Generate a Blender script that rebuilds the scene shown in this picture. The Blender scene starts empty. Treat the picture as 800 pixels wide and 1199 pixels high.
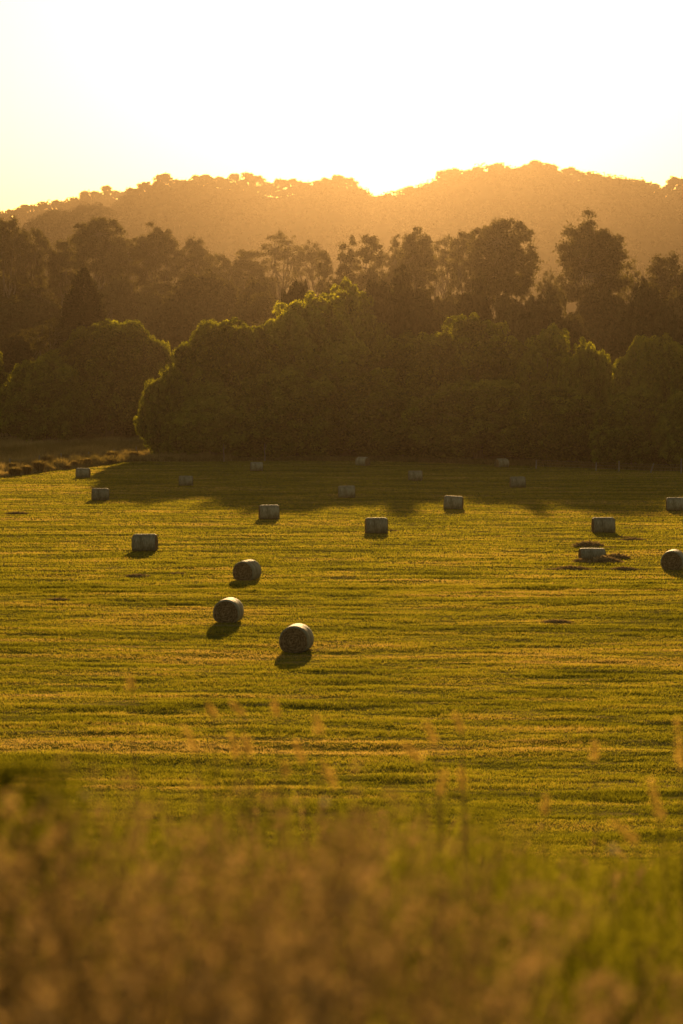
import bpy, math, random
import numpy as np
from mathutils import Vector

R = math.radians
rng = np.random.default_rng(11)
random.seed(11)
scene = bpy.context.scene
COL = scene.collection

# ------------------------------------------------------------------ camera model
CAM_H = 11.3
FOC = 100.0 / 36.0 * 1199.0          # focal length in photo pixels
PITCH = math.atan((599.5 - 437.0) / FOC)


def below(ypx):                       # angle below the horizon of a photo row
    return PITCH + math.atan((ypx - 599.5) / FOC)


def dist(ypx):                        # distance of flat ground seen at a photo row
    return CAM_H / math.tan(below(ypx))


def xat(xpx, D):
    return (xpx - 400.0) / FOC * D


def zat(ypx, D):
    return CAM_H - math.tan(below(ypx)) * D


# ------------------------------------------------------------------ noise
def _hash(ix, iy, seed):
    h = (ix.astype(np.int64) * 374761393 + iy.astype(np.int64) * 668265263 + seed * 2147483647) & 0xFFFFFFFF
    h = ((h ^ (h >> 13)) * 1274126177) & 0xFFFFFFFF
    h = h ^ (h >> 16)
    return (h & 0xFFFFFF) / float(0xFFFFFF)


def vnoise(x, y, seed=0):
    x = np.asarray(x, float); y = np.asarray(y, float)
    ix = np.floor(x); iy = np.floor(y)
    fx = x - ix; fy = y - iy
    fx = fx * fx * (3 - 2 * fx); fy = fy * fy * (3 - 2 * fy)
    a = _hash(ix, iy, seed); b = _hash(ix + 1, iy, seed)
    c = _hash(ix, iy + 1, seed); d = _hash(ix + 1, iy + 1, seed)
    return (a * (1 - fx) + b * fx) * (1 - fy) + (c * (1 - fx) + d * fx) * fy


def fbm(x, y, seed=0, o=3):
    s = 0.0; a = 0.5; t = 0
    for k in range(o):
        s = s + a * vnoise(x * 2 ** k, y * 2 ** k, seed + 17 * k); t += a; a *= 0.5
    return s / t


def sstep(a, b, x):
    t = np.clip((x - a) / (b - a), 0, 1)
    return t * t * (3 - 2 * t)


# ------------------------------------------------------------------ terrain
HX = np.array([-300, -20, 0, 4, 7, 10, 14, 20, 30, 45, 62, 80, 450, 600, 900, 1400, 4000.])
HZ = np.array([6, 9.4, 10.0, 9.75, 9.5, 9.15, 8.5, 7.1, 4.6, 1.9, .35, 0, 0, 6, 24, 30, 30.])


def edge_y(x):                         # where the mown field ends
    x = np.asarray(x, float)
    e = 365 - np.clip(x - 4, 0, 60) * 1.0
    e = e - np.clip(-27 - x, 0, 30) * 5.6
    return e + 2.0 * (vnoise(x / 5, x * 0, 5) - .5)


def terrain(x, y):
    x = np.asarray(x, float); y = np.asarray(y, float)
    z = np.interp(y, HX, HZ)
    f = sstep(55, 85, y) * (1 - sstep(450, 520, y))
    warp = y + .06 * x + 2.4 * vnoise(x / 22, y / 30, 3)
    z = z + f * (.10 * (fbm(x / 9, warp / 1.5, 21, 2) - .5) + .22 * (vnoise(x / 45, y / 28, 9) - .5))
    z = z + f * .08 * (fbm(x / 2.6, warp / .9, 31, 2) - .5) * (1 - sstep(200, 330, y))
    rank = sstep(0, 4, y - edge_y(x)) * (1 - sstep(470, 520, y))
    z = z + rank * .5 * vnoise(x / 3, y / 6, 12)
    z = z + sstep(480, 700, y) * 3 * (vnoise(x / 40, y / 60, 14) - .5)
    return z


def zt(x, y):
    return float(terrain(np.array([x]), np.array([y]))[0])


# ------------------------------------------------------------------ helpers
def mesh_np(name, verts, faces, mat=None, tint=None, smooth=False):
    me = bpy.data.meshes.new(name)
    verts = np.ascontiguousarray(verts, dtype=np.float32)
    faces = np.ascontiguousarray(faces, dtype=np.int32)
    n, k = faces.shape
    me.vertices.add(len(verts)); me.vertices.foreach_set('co', verts.ravel())
    me.loops.add(n * k); me.loops.foreach_set('vertex_index', faces.ravel())
    me.polygons.add(n)
    me.polygons.foreach_set('loop_start', np.arange(0, n * k, k, dtype=np.int32))
    me.polygons.foreach_set('loop_total', np.full(n, k, dtype=np.int32))
    if smooth:
        me.polygons.foreach_set('use_smooth', np.ones(n, dtype=bool))
    if tint is not None:
        at = me.attributes.new('tint', 'FLOAT', 'POINT')
        at.data.foreach_set('value', np.ascontiguousarray(tint, dtype=np.float32))
    me.update(calc_edges=True)
    if mat: me.materials.append(mat)
    return me


def link(name, data, parent=None):
    o = bpy.data.objects.new(name, data); COL.objects.link(o)
    if parent: o.parent = parent
    return o


def tag(o, label=None, cat=None, group=None, kind=None):
    if label: o['label'] = label
    if cat: o['category'] = cat
    if group: o['group'] = group
    if kind: o['kind'] = kind
    return o


def cat_faces(chunks):
    """chunks of (verts, faces) -> one verts, faces"""
    vs, fs, off = [], [], 0
    for v, f in chunks:
        vs.append(v); fs.append(f + off); off += len(v)
    return np.concatenate(vs), np.concatenate(fs)


def tube(path, radii, seg=6):
    path = np.asarray(path, float); n = len(path)
    vs = []
    for i in range(n):
        d = path[min(i + 1, n - 1)] - path[max(i - 1, 0)]
        d = d / (np.linalg.norm(d) + 1e-9)
        u = np.cross(d, [0.31, .95, .11]); u /= np.linalg.norm(u) + 1e-9
        w = np.cross(d, u)
        for s in range(seg):
            a = 2 * math.pi * s / seg
            vs.append(path[i] + radii[i] * (math.cos(a) * u + math.sin(a) * w))
    fs = []
    for i in range(n - 1):
        for s in range(seg):
            s2 = (s + 1) % seg
            fs.append([i * seg + s, i * seg + s2, (i + 1) * seg + s2, (i + 1) * seg + s])
    return np.array(vs), np.array(fs, dtype=int)


def curve_path(a, b, sag, n=5, wob=.03):
    a = np.asarray(a, float); b = np.asarray(b, float)
    t = np.linspace(0, 1, n)[:, None]
    p = a + (b - a) * t
    L = np.linalg.norm(b - a)
    p[:, 2] += sag * L * np.sin(np.pi * t[:, 0])
    p[1:-1] += rng.normal(0, wob * L, (n - 2, 3))
    return p


def leaf_quads(c, nrm, size, jit=.8, asp=.55):
    """one bent leaf clump (a quad) per centre"""
    n = len(c)
    nn = nrm + rng.normal(0, jit, (n, 3))
    nn /= np.linalg.norm(nn, axis=1)[:, None] + 1e-9
    r = rng.normal(0, 1, (n, 3))
    u = np.cross(nn, r); u /= np.linalg.norm(u, axis=1)[:, None] + 1e-9
    w = np.cross(nn, u)
    s = (size * rng.uniform(.6, 1.4, n))[:, None]
    v = np.stack([c - u * s, c - w * s * asp + nn * s * .18, c + u * s, c + w * s * asp + nn * s * .18], 1).reshape(-1, 3)
    f = np.arange(4 * n).reshape(-1, 4)
    return v, f


def rdir(n):
    d = rng.normal(0, 1, (n, 3))
    return d / np.linalg.norm(d, axis=1)[:, None]


# ------------------------------------------------------------------ materials
def newmat(name):
    m = bpy.data.materials.new(name); m.use_nodes = True
    nt = m.node_tree; nt.nodes.clear()
    return m, nt, nt.nodes.new('ShaderNodeOutputMaterial')


def N(nt, t, **kw):
    n = nt.nodes.new(t)
    for k, v in kw.items(): setattr(n, k, v)
    return n


def ramp(nt, fac, stops):
    r = N(nt, 'ShaderNodeValToRGB')
    e = r.color_ramp.elements
    while len(e) < len(stops): e.new(.5)
    for el, (p, c) in zip(e, stops):
        el.position = p; el.color = (*c, 1)
    nt.links.new(fac, r.inputs[0])
    return r.outputs[0]


def foliage_mat(name, stops, trans=.45, tcol=(1.0, 1.0, .5), rough=.6, gloss=.0, noise_scale=None, objvar=0.0):
    """diffuse + translucent leaf material; colour by the 'tint' attribute"""
    m, nt, out = newmat(name)
    a = N(nt, 'ShaderNodeAttribute', attribute_name='tint')
    fac = a.outputs['Fac']
    if noise_scale:
        tc = N(nt, 'ShaderNodeTexCoord')
        nz = N(nt, 'ShaderNodeTexNoise'); nz.inputs['Scale'].default_value = noise_scale
        nt.links.new(tc.outputs['Object'], nz.inputs['Vector'])
        mx = N(nt, 'ShaderNodeMath', operation='MULTIPLY_ADD')
        nt.links.new(nz.outputs['Fac'], mx.inputs[0]); mx.inputs[1].default_value = .8
        ad = N(nt, 'ShaderNodeMath', operation='SUBTRACT')
        nt.links.new(fac, mx.inputs[2]); nt.links.new(mx.outputs[0], ad.inputs[0]); ad.inputs[1].default_value = .4
        fac = ad.outputs[0]
    oi = N(nt, 'ShaderNodeObjectInfo')
    om = N(nt, 'ShaderNodeMath', operation='MULTIPLY_ADD'); om.inputs[1].default_value = objvar; om.inputs[2].default_value = -objvar / 2
    nt.links.new(oi.outputs['Random'], om.inputs[0])
    oa = N(nt, 'ShaderNodeMath', operation='ADD'); nt.links.new(fac, oa.inputs[0]); nt.links.new(om.outputs[0], oa.inputs[1]); fac = oa.outputs[0]
    col = ramp(nt, fac, stops)
    d = N(nt, 'ShaderNodeBsdfDiffuse'); nt.links.new(col, d.inputs['Color'])
    t = N(nt, 'ShaderNodeBsdfTranslucent')
    mc = N(nt, 'ShaderNodeMix', data_type='RGBA', blend_type='MULTIPLY'); mc.inputs[0].default_value = 1
    nt.links.new(col, mc.inputs[6]); mc.inputs[7].default_value = (*tcol, 1)
    nt.links.new(mc.outputs[2], t.inputs['Color'])
    mx = N(nt, 'ShaderNodeMixShader'); mx.inputs[0].default_value = trans
    nt.links.new(d.outputs[0], mx.inputs[1]); nt.links.new(t.outputs[0], mx.inputs[2])
    last = mx.outputs[0]
    if gloss > 0:
        g = N(nt, 'ShaderNodeBsdfGlossy'); g.inputs['Roughness'].default_value = rough
        g.inputs['Color'].default_value = (.6, .6, .5, 1)
        m2 = N(nt, 'ShaderNodeMixShader'); m2.inputs[0].default_value = gloss
        nt.links.new(last, m2.inputs[1]); nt.links.new(g.outputs[0], m2.inputs[2]); last = m2.outputs[0]
    nt.links.new(last, out.inputs['Surface'])
    return m


def noise_mat(name, stops, scale=3, detail=6, rough=.9, bump=0., coord='Object', stretch=(1, 1, 1)):
    m, nt, out = newmat(name)
    b = N(nt, 'ShaderNodeBsdfPrincipled'); b.inputs['Roughness'].default_value = rough
    b.inputs['Specular IOR Level'].default_value = 0
    tc = N(nt, 'ShaderNodeTexCoord'); mp = N(nt, 'ShaderNodeMapping'); mp.inputs['Scale'].default_value = stretch
    nt.links.new(tc.outputs[coord], mp.inputs[0])
    nz = N(nt, 'ShaderNodeTexNoise'); nz.inputs['Scale'].default_value = scale; nz.inputs['Detail'].default_value = detail
    nt.links.new(mp.outputs[0], nz.inputs['Vector'])
    nt.links.new(ramp(nt, nz.outputs['Fac'], stops), b.inputs['Base Color'])
    if bump:
        bp = N(nt, 'ShaderNodeBump'); bp.inputs['Strength'].default_value = bump; bp.inputs['Distance'].default_value = .05
        nt.links.new(nz.outputs['Fac'], bp.inputs['Height']); nt.links.new(bp.outputs[0], b.inputs['Normal'])
    nt.links.new(b.outputs[0], out.inputs['Surface'])
    return m


GRASS = [(0, (.065, .066, .007)), (.35, (.155, .147, .015)), (.6, (.24, .20, .03)), (.8, (.30, .20, .07)), (1, (.40, .28, .15))]
M_field = foliage_mat('field_grass_mat', GRASS, trans=.55, tcol=(1, 1, .45))
M_dry = foliage_mat('dry_grass_mat', [(0, (.045, .032, .014)), (.5, (.092, .070, .034)), (1, (.27, .20, .10))], trans=.35, tcol=(1, .85, .5))
M_green = foliage_mat('green_grass_mat', [(0, (.018, .024, .003)), (.5, (.070, .068, .008)), (1, (.17, .155, .020))], trans=.45, tcol=(1, 1, .4))
M_rank = foliage_mat('rank_grass_mat', [(0, (.05, .045, .012)), (.5, (.15, .115, .038)), (1, (.30, .22, .10))], trans=.35, tcol=(1, .95, .5))
M_laurel = foliage_mat('laurel_leaf_mat', [(0, (.028, .038, .005)), (.5, (.088, .108, .013)), (1, (.17, .19, .026))], trans=.42, tcol=(2.3, 1.9, .4), noise_scale=.35, objvar=.45)
M_euc = foliage_mat('eucalypt_leaf_mat', [(0, (.028, .028, .011)), (.5, (.055, .052, .020)), (1, (.085, .078, .032))], trans=.3, tcol=(1.4, 1.2, .55), noise_scale=.3, objvar=.5)
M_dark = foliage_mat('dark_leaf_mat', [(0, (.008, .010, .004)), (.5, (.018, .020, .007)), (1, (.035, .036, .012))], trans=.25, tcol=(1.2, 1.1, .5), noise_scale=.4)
M_wood = foliage_mat('hill_wood_mat', [(0, (.018, .019, .009)), (.5, (.024, .025, .011)), (1, (.03, .03, .014))], trans=.15, tcol=(1, 1, .6))
M_bark = noise_mat('bark_mat', [(.3, (.06, .045, .03)), (.7, (.17, .13, .095))], scale=2, stretch=(3, 3, .4), bump=.5)
M_palebark = noise_mat('pale_bark_mat', [(.3, (.07, .055, .04)), (.7, (.19, .155, .12))], scale=1.2, stretch=(3, 3, .4), bump=.3)
M_post = noise_mat('weathered_post_mat', [(.3, (.09, .08, .065)), (.7, (.22, .20, .17))], scale=6, stretch=(4, 4, .5), bump=.5)
M_wire = noise_mat('fence_wire_mat', [(.3, (.16, .14, .12)), (.7, (.25, .22, .2))], scale=10, rough=.5)
M_hay = foliage_mat('loose_hay_mat', [(0, (.10, .07, .035)), (.5, (.20, .145, .075)), (1, (.34, .26, .15))], trans=.2, tcol=(1, .9, .6))
M_hill = noise_mat('hill_ground_mat', [(.3, (.02, .02, .01)), (.7, (.03, .028, .014))], scale=.05)


def ground_material():
    m, nt, out = newmat('ground_mat')
    b = N(nt, 'ShaderNodeBsdfPrincipled'); b.inputs['Roughness'].default_value = 1
    b.inputs['Specular IOR Level'].default_value = 0
    g = N(nt, 'ShaderNodeNewGeometry')
    mp = N(nt, 'ShaderNodeMapping'); mp.inputs['Scale'].default_value = (.35, 1.6, 1); mp.inputs['Rotation'].default_value = (0, 0, .05)
    nt.links.new(g.outputs['Position'], mp.inputs[0])
    nz = N(nt, 'ShaderNodeTexNoise'); nz.inputs['Scale'].default_value = 1.0; nz.inputs['Detail'].default_value = 8
    nt.links.new(mp.outputs[0], nz.inputs['Vector'])
    c1 = ramp(nt, nz.outputs['Fac'], [(.3, (.05, .055, .008)), (.5, (.09, .085, .015)), (.68, (.17, .12, .05))])
    at = N(nt, 'ShaderNodeAttribute', attribute_name='tint')      # 1 on the mown field, 0 elsewhere
    n2 = N(nt, 'ShaderNodeTexNoise'); n2.inputs['Scale'].default_value = .5; n2.inputs['Detail'].default_value = 6
    nt.links.new(g.outputs['Position'], n2.inputs['Vector'])
    c2 = ramp(nt, n2.outputs['Fac'], [(.35, (.022, .018, .008)), (.65, (.05, .04, .018))])
    mx = N(nt, 'ShaderNodeMix', data_type='RGBA')
    nt.links.new(at.outputs['Fac'], mx.inputs[0]); nt.links.new(c2, mx.inputs[6]); nt.links.new(c1, mx.inputs[7])
    nt.links.new(mx.outputs[2], b.inputs['Base Color'])
    bp = N(nt, 'ShaderNodeBump'); bp.inputs['Strength'].default_value = .6; bp.inputs['Distance'].default_value = .08
    nt.links.new(nz.outputs['Fac'], bp.inputs['Height']); nt.links.new(bp.outputs[0], b.inputs['Normal'])
    nt.links.new(b.outputs[0], out.inputs['Surface'])
    return m


M_ground = ground_material()

# ------------------------------------------------------------------ ground sheet
gx = np.concatenate([np.linspace(-2200, -300, 14)[:-1], np.linspace(-300, -75, 24)[:-1], np.arange(-75, 75, 1.0),
                     np.linspace(75, 300, 24), np.linspace(300, 2200, 14)[1:]])
gy = np.concatenate([np.linspace(-280, -10, 14)[:-1], np.arange(-10, 60, 1.0), np.arange(60, 200, .4), np.arange(200, 380, .8),
                     np.linspace(380, 520, 60)[:-1], np.linspace(520, 1400, 60)[:-1], np.linspace(1400, 4200, 12)])
GX, GY = np.meshgrid(gx, gy)
GZ = terrain(GX.ravel(), GY.ravel())
nx, ny = len(gx), len(gy)
idx = np.arange(nx * ny).reshape(ny, nx)
gf = np.stack([idx[:-1, :-1], idx[:-1, 1:], idx[1:, 1:], idx[1:, :-1]], -1).reshape(-1, 4)
gt = (1 - sstep(-1, 1, GY.ravel() - edge_y(GX.ravel()))) * sstep(40, 60, GY.ravel())
ground = link('ground', mesh_np('ground', np.stack([GX.ravel(), GY.ravel(), GZ], 1), gf, M_ground, tint=gt, smooth=True))
tag(ground, kind='structure')


# ------------------------------------------------------------------ hills
def hill(profile, D, front, back, base, seed, wood_n, size):
    """profile: (photo x, photo y) of the crest at distance D"""
    px = np.array([p[0] for p in profile], float); py = np.array([p[1] for p in profile], float)
    X = (px - 400) / FOC * D
    Z = np.array([zat(y, D) for y in py])

    def hz(x, y):
        c = np.interp(x, X, Z)
        t = (y - (D - front)) / front
        t2 = 1 - (y - D) / back
        s = np.where(y <= D, np.sin(np.clip(t, 0, 1) * math.pi / 2) ** 1.15, sstep(0, 1, t2))
        n = 26 * (fbm(x / 110, y / 90, seed, 3) - .5) * np.where(y < D, 1 - sstep(D - 90, D, y), 0)
        return base + (c - base - 6) * s + n * s
    xs = np.linspace(X[0], X[-1], 160)
    ys = np.concatenate([np.linspace(D - front, D, 60), np.linspace(D, D + back, 16)[1:]])
    A, B = np.meshgrid(xs, ys)
    zz = hz(A.ravel(), B.ravel())
    ii = np.arange(len(xs) * len(ys)).reshape(len(ys), len(xs))
    f = np.stack([ii[:-1, :-1], ii[:-1, 1:], ii[1:, 1:], ii[1:, :-1]], -1).reshape(-1, 4)
    o = link('hill', mesh_np('hill', np.stack([A.ravel(), B.ravel(), zz - .6], 1), f, M_hill, smooth=True))
    tag(o, kind='structure')
    # the wood on its near side, one mass too far off to count
    xs = rng.uniform(X[0] + 3, X[-1] - 3, wood_n); u = rng.uniform(0, 1, wood_n)
    yb = D - front * .75 * u ** 1.6 + 8
    rad = rng.uniform(2.6, 5.2, wood_n) * size
    cz = hz(xs, yb) + rad * rng.uniform(.1, .9, wood_n)
    K = 16
    d = rdir(wood_n * K); d[:, 2] = np.abs(d[:, 2]) * .9
    c = np.repeat(np.stack([xs, yb, cz], 1), K, 0) + d * np.repeat(rad, K)[:, None] * rng.uniform(.7, 1.05, (wood_n * K, 1))
    v, f = leaf_quads(c, d, 1.0 * size, jit=.6)
    t = np.repeat(np.repeat(rng.uniform(0, 1, wood_n), K), 4)
    w = link('hillside_wood', mesh_np('hillside_wood', v, f, M_wood, tint=t))
    tag(w, kind='stuff')
    return hz


P_main = [(20, 425), (80, 340), (120, 290), (138, 262), (150, 236), (165, 233), (185, 225), (200, 219), (235, 212), (270, 213), (300, 216), (320, 224), (350, 221), (385, 217),
          (400, 221), (425, 226), (440, 236), (452, 233), (470, 228), (490, 226), (500, 222), (520, 214), (550, 208), (580, 205),
          (610, 204), (640, 204), (660, 212), (680, 210), (700, 216), (730, 219), (755, 224), (770, 226), (800, 226), (860, 232), (950, 240), (1100, 260), (1300, 300), (1500, 330)]
P_left = [(-500, 330), (-300, 310), (-60, 268), (-10, 256), (20, 248), (50, 242), (80, 237), (100, 230), (130, 225), (150, 228), (175, 238), (200, 250), (260, 280)]
P_spur = [(-500, 320), (-100, 290), (20, 272), (48, 262), (58, 250), (72, 245), (92, 247), (100, 241), (120, 237), (132, 244), (140, 262), (160, 290), (200, 340), (260, 430)]
hz_main = hill(P_main, 2400, 620, 500, 18, 3, 9000, 1.0)
hz_left = hill(P_left, 3100, 700, 500, 18, 7, 3500, 1.25)
hz_spur = hill(P_spur, 1750, 350, 400, 18, 9, 3500, .75)


# ------------------------------------------------------------------ tree kits (unit meshes, then copied)
def lumpy_crown(W, H, lob, lump, leaf, dens, flat=.42, skirt=.46, depth=.8):
    """broad crown: lobes on an envelope, lumps on the lobes, leaf faces on the lumps. Returns centres, normals"""
    rx, ry = W / 2, W / 2 * depth
    up, dn = H * (1 - flat), H * skirt
    cz = H * flat
    nl = int(70 / (lob ** 2) * .12)
    cs, ns, ts = [], [], []
    # lobes
    i = np.arange(nl) + .5
    ph = np.arccos(1 - 1.72 * i / nl); th = math.pi * (1 + 5 ** .5) * i + rng.uniform(0, 6)
    dl = np.stack([np.cos(th) * np.sin(ph), np.sin(th) * np.sin(ph), np.cos(ph)], 1)
    dl += rng.normal(0, .10, dl.shape)
    lobes = []
    for d in dl:
        k = rng.uniform(.74, .98)
        r = lob * W / 2 * rng.uniform(.65, 1.35)
        z = d[2] * (up if d[2] > 0 else dn)
        lobes.append((np.array([d[0] * rx * k, d[1] * ry * k, cz + z * k]), r))
    lobes.append((np.array([0, 0, cz]), min(rx, up) * .72))
    for c, r in lobes:
        m = max(10, int(4 * math.pi * r * r / (lump * lump) * .26))
        lobt = rng.normal(0, .10)
        d = rdir(m)
        d[:, 2] = np.where(d[:, 2] < -.3, -d[:, 2], d[:, 2])
        lc = c + d * np.array([1, 1, .82]) * r * rng.uniform(.82, 1.1, (m, 1))
        lr = lump * rng.uniform(.6, 1.25, m)
        k = dens
        dd = rdir(m * k) + np.repeat(d, k, 0) * .7 + np.array([0, 0, .25])
        dd /= np.linalg.norm(dd, axis=1)[:, None]
        p = np.repeat(lc, k, 0) + dd * np.repeat(lr, k)[:, None] * rng.uniform(.45, 1.0, (m * k, 1)) ** .5
        cs.append(p); ns.append(dd); ts.append(np.repeat(lobt + rng.normal(.5, .17, m), k))
    c = np.concatenate(cs); n = np.concatenate(ns); tt = np.concatenate(ts)
    ic, inn = [], []
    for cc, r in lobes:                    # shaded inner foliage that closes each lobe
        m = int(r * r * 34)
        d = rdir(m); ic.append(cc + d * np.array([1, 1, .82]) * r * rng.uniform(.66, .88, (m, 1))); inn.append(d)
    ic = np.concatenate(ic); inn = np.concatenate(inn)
    kk = ic[:, 2] > .3
    lumpy_crown.inner = (ic[kk], inn[kk])
    # drop what sits deep inside the crown or under the ground
    q = np.sqrt((c[:, 0] / rx) ** 2 + (c[:, 1] / ry) ** 2 + ((c[:, 2] - cz) / np.where(c[:, 2] > cz, up, dn * 1.1)) ** 2)
    keep = (q > .58) & (c[:, 2] > .15)
    lumpy_crown.tint = tt[keep]
    c = c[keep]
    # fit the grown crown to the asked width and height
    ex = np.percentile(np.abs(c[:, 0]), 99.5); ey = np.percentile(np.abs(c[:, 1]), 99.5); ez = np.percentile(c[:, 2], 99.8)
    fit = np.array([rx / ex, ry / ey, H / ez])
    lumpy_crown.inner = (lumpy_crown.inner[0] * fit, lumpy_crown.inner[1])
    return c * fit, n[keep]


def make_laurel(mat, W=20, H=17, lob=.27, lump=1.15, leaf=.19, dens=66, flat=.42):
    c, n = lumpy_crown(W, H, lob, lump, leaf, dens, flat)
    v, f = leaf_quads(c, n, leaf, jit=.4, asp=.6)
    t = np.repeat(np.clip(lumpy_crown.tint + rng.normal(0, .12, len(c)), 0, 1), 4)
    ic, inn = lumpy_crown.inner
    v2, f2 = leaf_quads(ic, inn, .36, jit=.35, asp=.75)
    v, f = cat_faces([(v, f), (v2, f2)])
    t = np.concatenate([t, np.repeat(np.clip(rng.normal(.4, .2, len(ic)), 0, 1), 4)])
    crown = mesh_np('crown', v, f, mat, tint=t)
    ch = []
    ch.append(tube([[0, 0, -.4], [.1, 0, H * .12], [.2, .1, H * .3], [0, .1, H * .5]], [W * .04, W * .03, W * .024, W * .015], 9))
    for k in range(9):
        a = k * 2.4; e = np.array([math.cos(a) * W * .33, math.sin(a) * W * .26, H * rng.uniform(.45, .8)])
        ch.append(tube(curve_path([0, 0, H * rng.uniform(.1, .3)], e, .08), [W * .014, W * .011, W * .008, W * .005, .04], 5))
    tv, tf = cat_faces(ch)
    return ('laurel', mesh_np('trunk', tv, tf, M_bark, smooth=True), crown, W, H)


def make_eucalypt(W=13, H=26, ncl=46, clump=1.5, leaf=.22, low=.42, nl=150,  mat=None, narrow=False):
    cz = H * (.77 if not narrow else .66); rx = W / 2; up = H - cz; dn = cz - H * low
    majors = []
    nm = 7
    for k in range(nm):
        a = k * 2.4 + rng.uniform(-.4, .4); rr = rng.uniform(.2, .6)
        majors.append(np.array([math.cos(a) * rx * rr, math.sin(a) * rx * rr * .8, cz + rng.uniform(-.35, .45) * up]))
    ch = [tube([[0, 0, -.5], [rng.uniform(-.3, .3), 0, H * .18], [rng.uniform(-.5, .5), .2, H * .36], [0, 0, H * .5]],
               [H * .017, H * .0135, H * .011, H * .008], 8)]
    for mj in majors:
        s = np.array([0, 0, H * rng.uniform(.24, .5)])
        ch.append(tube(curve_path(s, mj, -.08, 6, .035), [H * .008, H * .0068, H * .0055, H * .0045, H * .0036, H * .0028], 6))
    cs, ns, ts = [], [], []
    i = np.arange(ncl) + .5
    ph = np.arccos(1 - 1.75 * i / ncl); th = math.pi * (1 + 5 ** .5) * i
    for p, t in zip(ph, th):
        d = np.array([math.cos(t) * math.sin(p), math.sin(t) * math.sin(p), math.cos(p)]) + rng.normal(0, .08, 3)
        k = rng.uniform(.68, .92) if rng.uniform() < .7 else rng.uniform(.2, .65)
        e = np.array([d[0] * rx * k, d[1] * rx * .85 * k, cz + d[2] * (up if d[2] > 0 else dn) * k])
        if narrow: e[:2] *= (1 - .15 * max(0, d[2]))
        mj = min(majors, key=lambda q: np.linalg.norm(q - e))
        ch.append(tube(curve_path(mj, e, .02, 4, .05), [H * .0028, H * .0022, H * .0016, .03], 4))
        r = clump * rng.uniform(.6, 1.25)
        m = int(nl * 1.7 * r * r / clump / clump)
        dd = rdir(m); rad = rng.uniform(0.15, 1, (m, 1)) ** .6
        q = e + rng.normal(0, .41, (m, 3)) * np.array([1.2, 1.2, .75]) * r
        # droop of the outer sprays
        q[:, 2] -= .25 * ((q[:, 0] - e[0]) ** 2 + (q[:, 1] - e[1]) ** 2) / r
        cs.append(q); ns.append(dd); ts.append(np.full(m, rng.uniform(.2, .8)))
    c = np.concatenate(cs); n = np.concatenate(ns)
    v, f = leaf_quads(c, n, leaf, jit=.9, asp=.5)
    t = np.repeat(np.clip(np.concatenate(ts) + rng.normal(0, .12, len(c)), 0, 1), 4)
    tv, tf = cat_faces(ch)
    return ('eucalypt', mesh_np('trunk', tv, tf, M_palebark, smooth=True), mesh_np('crown', v, f, mat or M_euc, tint=t), W, H)


def make_conifer(W=14, H=24):
    ch = [tube([[0, 0, -.4], [0, 0, H * .5], [0, 0, H * .97]], [.42, .26, .05], 8)]
    cs, ns = [], []
    for lv in np.linspace(.08, .985, 44):
        rad = W / 2 * (1 - lv ** 1.9) ** .75 * rng.uniform(.93, 1.05) + .15
        nb = max(5, int(rad * 3.4))
        for k in range(nb):
            a = 2 * math.pi * (k + rng.uniform(-.3, .3)) / nb + lv * 40
            L = rad * rng.uniform(.86, 1.1)
            m = int(14 + 26 * L)
            s = rng.uniform(.25, 1, m) ** .7
            p = np.stack([np.cos(a) * L * s, np.sin(a) * L * s, lv * H + .10 * L * s - .16 * L * s * s * (1.2 - lv) + .25 * s ** 6], 1)
            p += rng.normal(0, .16, p.shape)
            cs.append(p); ns.append(np.tile([math.cos(a) * .3, math.sin(a) * .3, 1.], (m, 1)))
            if k % 2 == 0:
                ch.append(tube([[0, 0, lv * H], [math.cos(a) * L * .9, math.sin(a) * L * .9, lv * H]], [.05, .02], 3))
    c = np.concatenate(cs); n = np.concatenate(ns)
    v, f = leaf_quads(c, n, .25, jit=.7, asp=.42)
    t = np.repeat(np.clip(rng.normal(.45, .2, len(c)), 0, 1), 4)
    tv, tf = cat_faces(ch)
    return ('conifer', mesh_np('trunk', tv, tf, M_bark), mesh_np('crown', v, f, M_dark, tint=t), W, H)


def make_bare(W=10, H=24):
    ch = []

    def grow(p, d, L, r, lv):
        n = 4; pts = [np.array(p)]; dd = np.array(d)
        for k in range(n):
            dd = dd + rng.normal(0, .10, 3); dd[2] += .04; dd /= np.linalg.norm(dd)
            pts.append(pts[-1] + dd * L / n)
        rr = [r * (1 - .4 * k / n) for k in range(n + 1)]
        ch.append(tube(pts, rr, 5 if lv < 2 else 3))
        if lv >= 5: return
        for k in range(3 if lv < 3 else 2):
            nd = dd + rng.normal(0, .42, 3); nd[2] = abs(nd[2]) + .25; nd /= np.linalg.norm(nd)
            grow(pts[-1 - (k % 2)], nd, L * rng.uniform(.6, .8), rr[-1] * .72, lv + 1)
    grow([0, 0, -.4], [0, 0, 1], H * .36, .3, 0)
    tv, tf = cat_faces(ch)
    tv[:, :2] *= W / max(1, np.ptp(tv[:, 0])); tv[:, 2] *= H / tv[:, 2].max()
    return ('bare tree', mesh_np('trunk', tv, tf, M_palebark, smooth=True), None, W, H)


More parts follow.
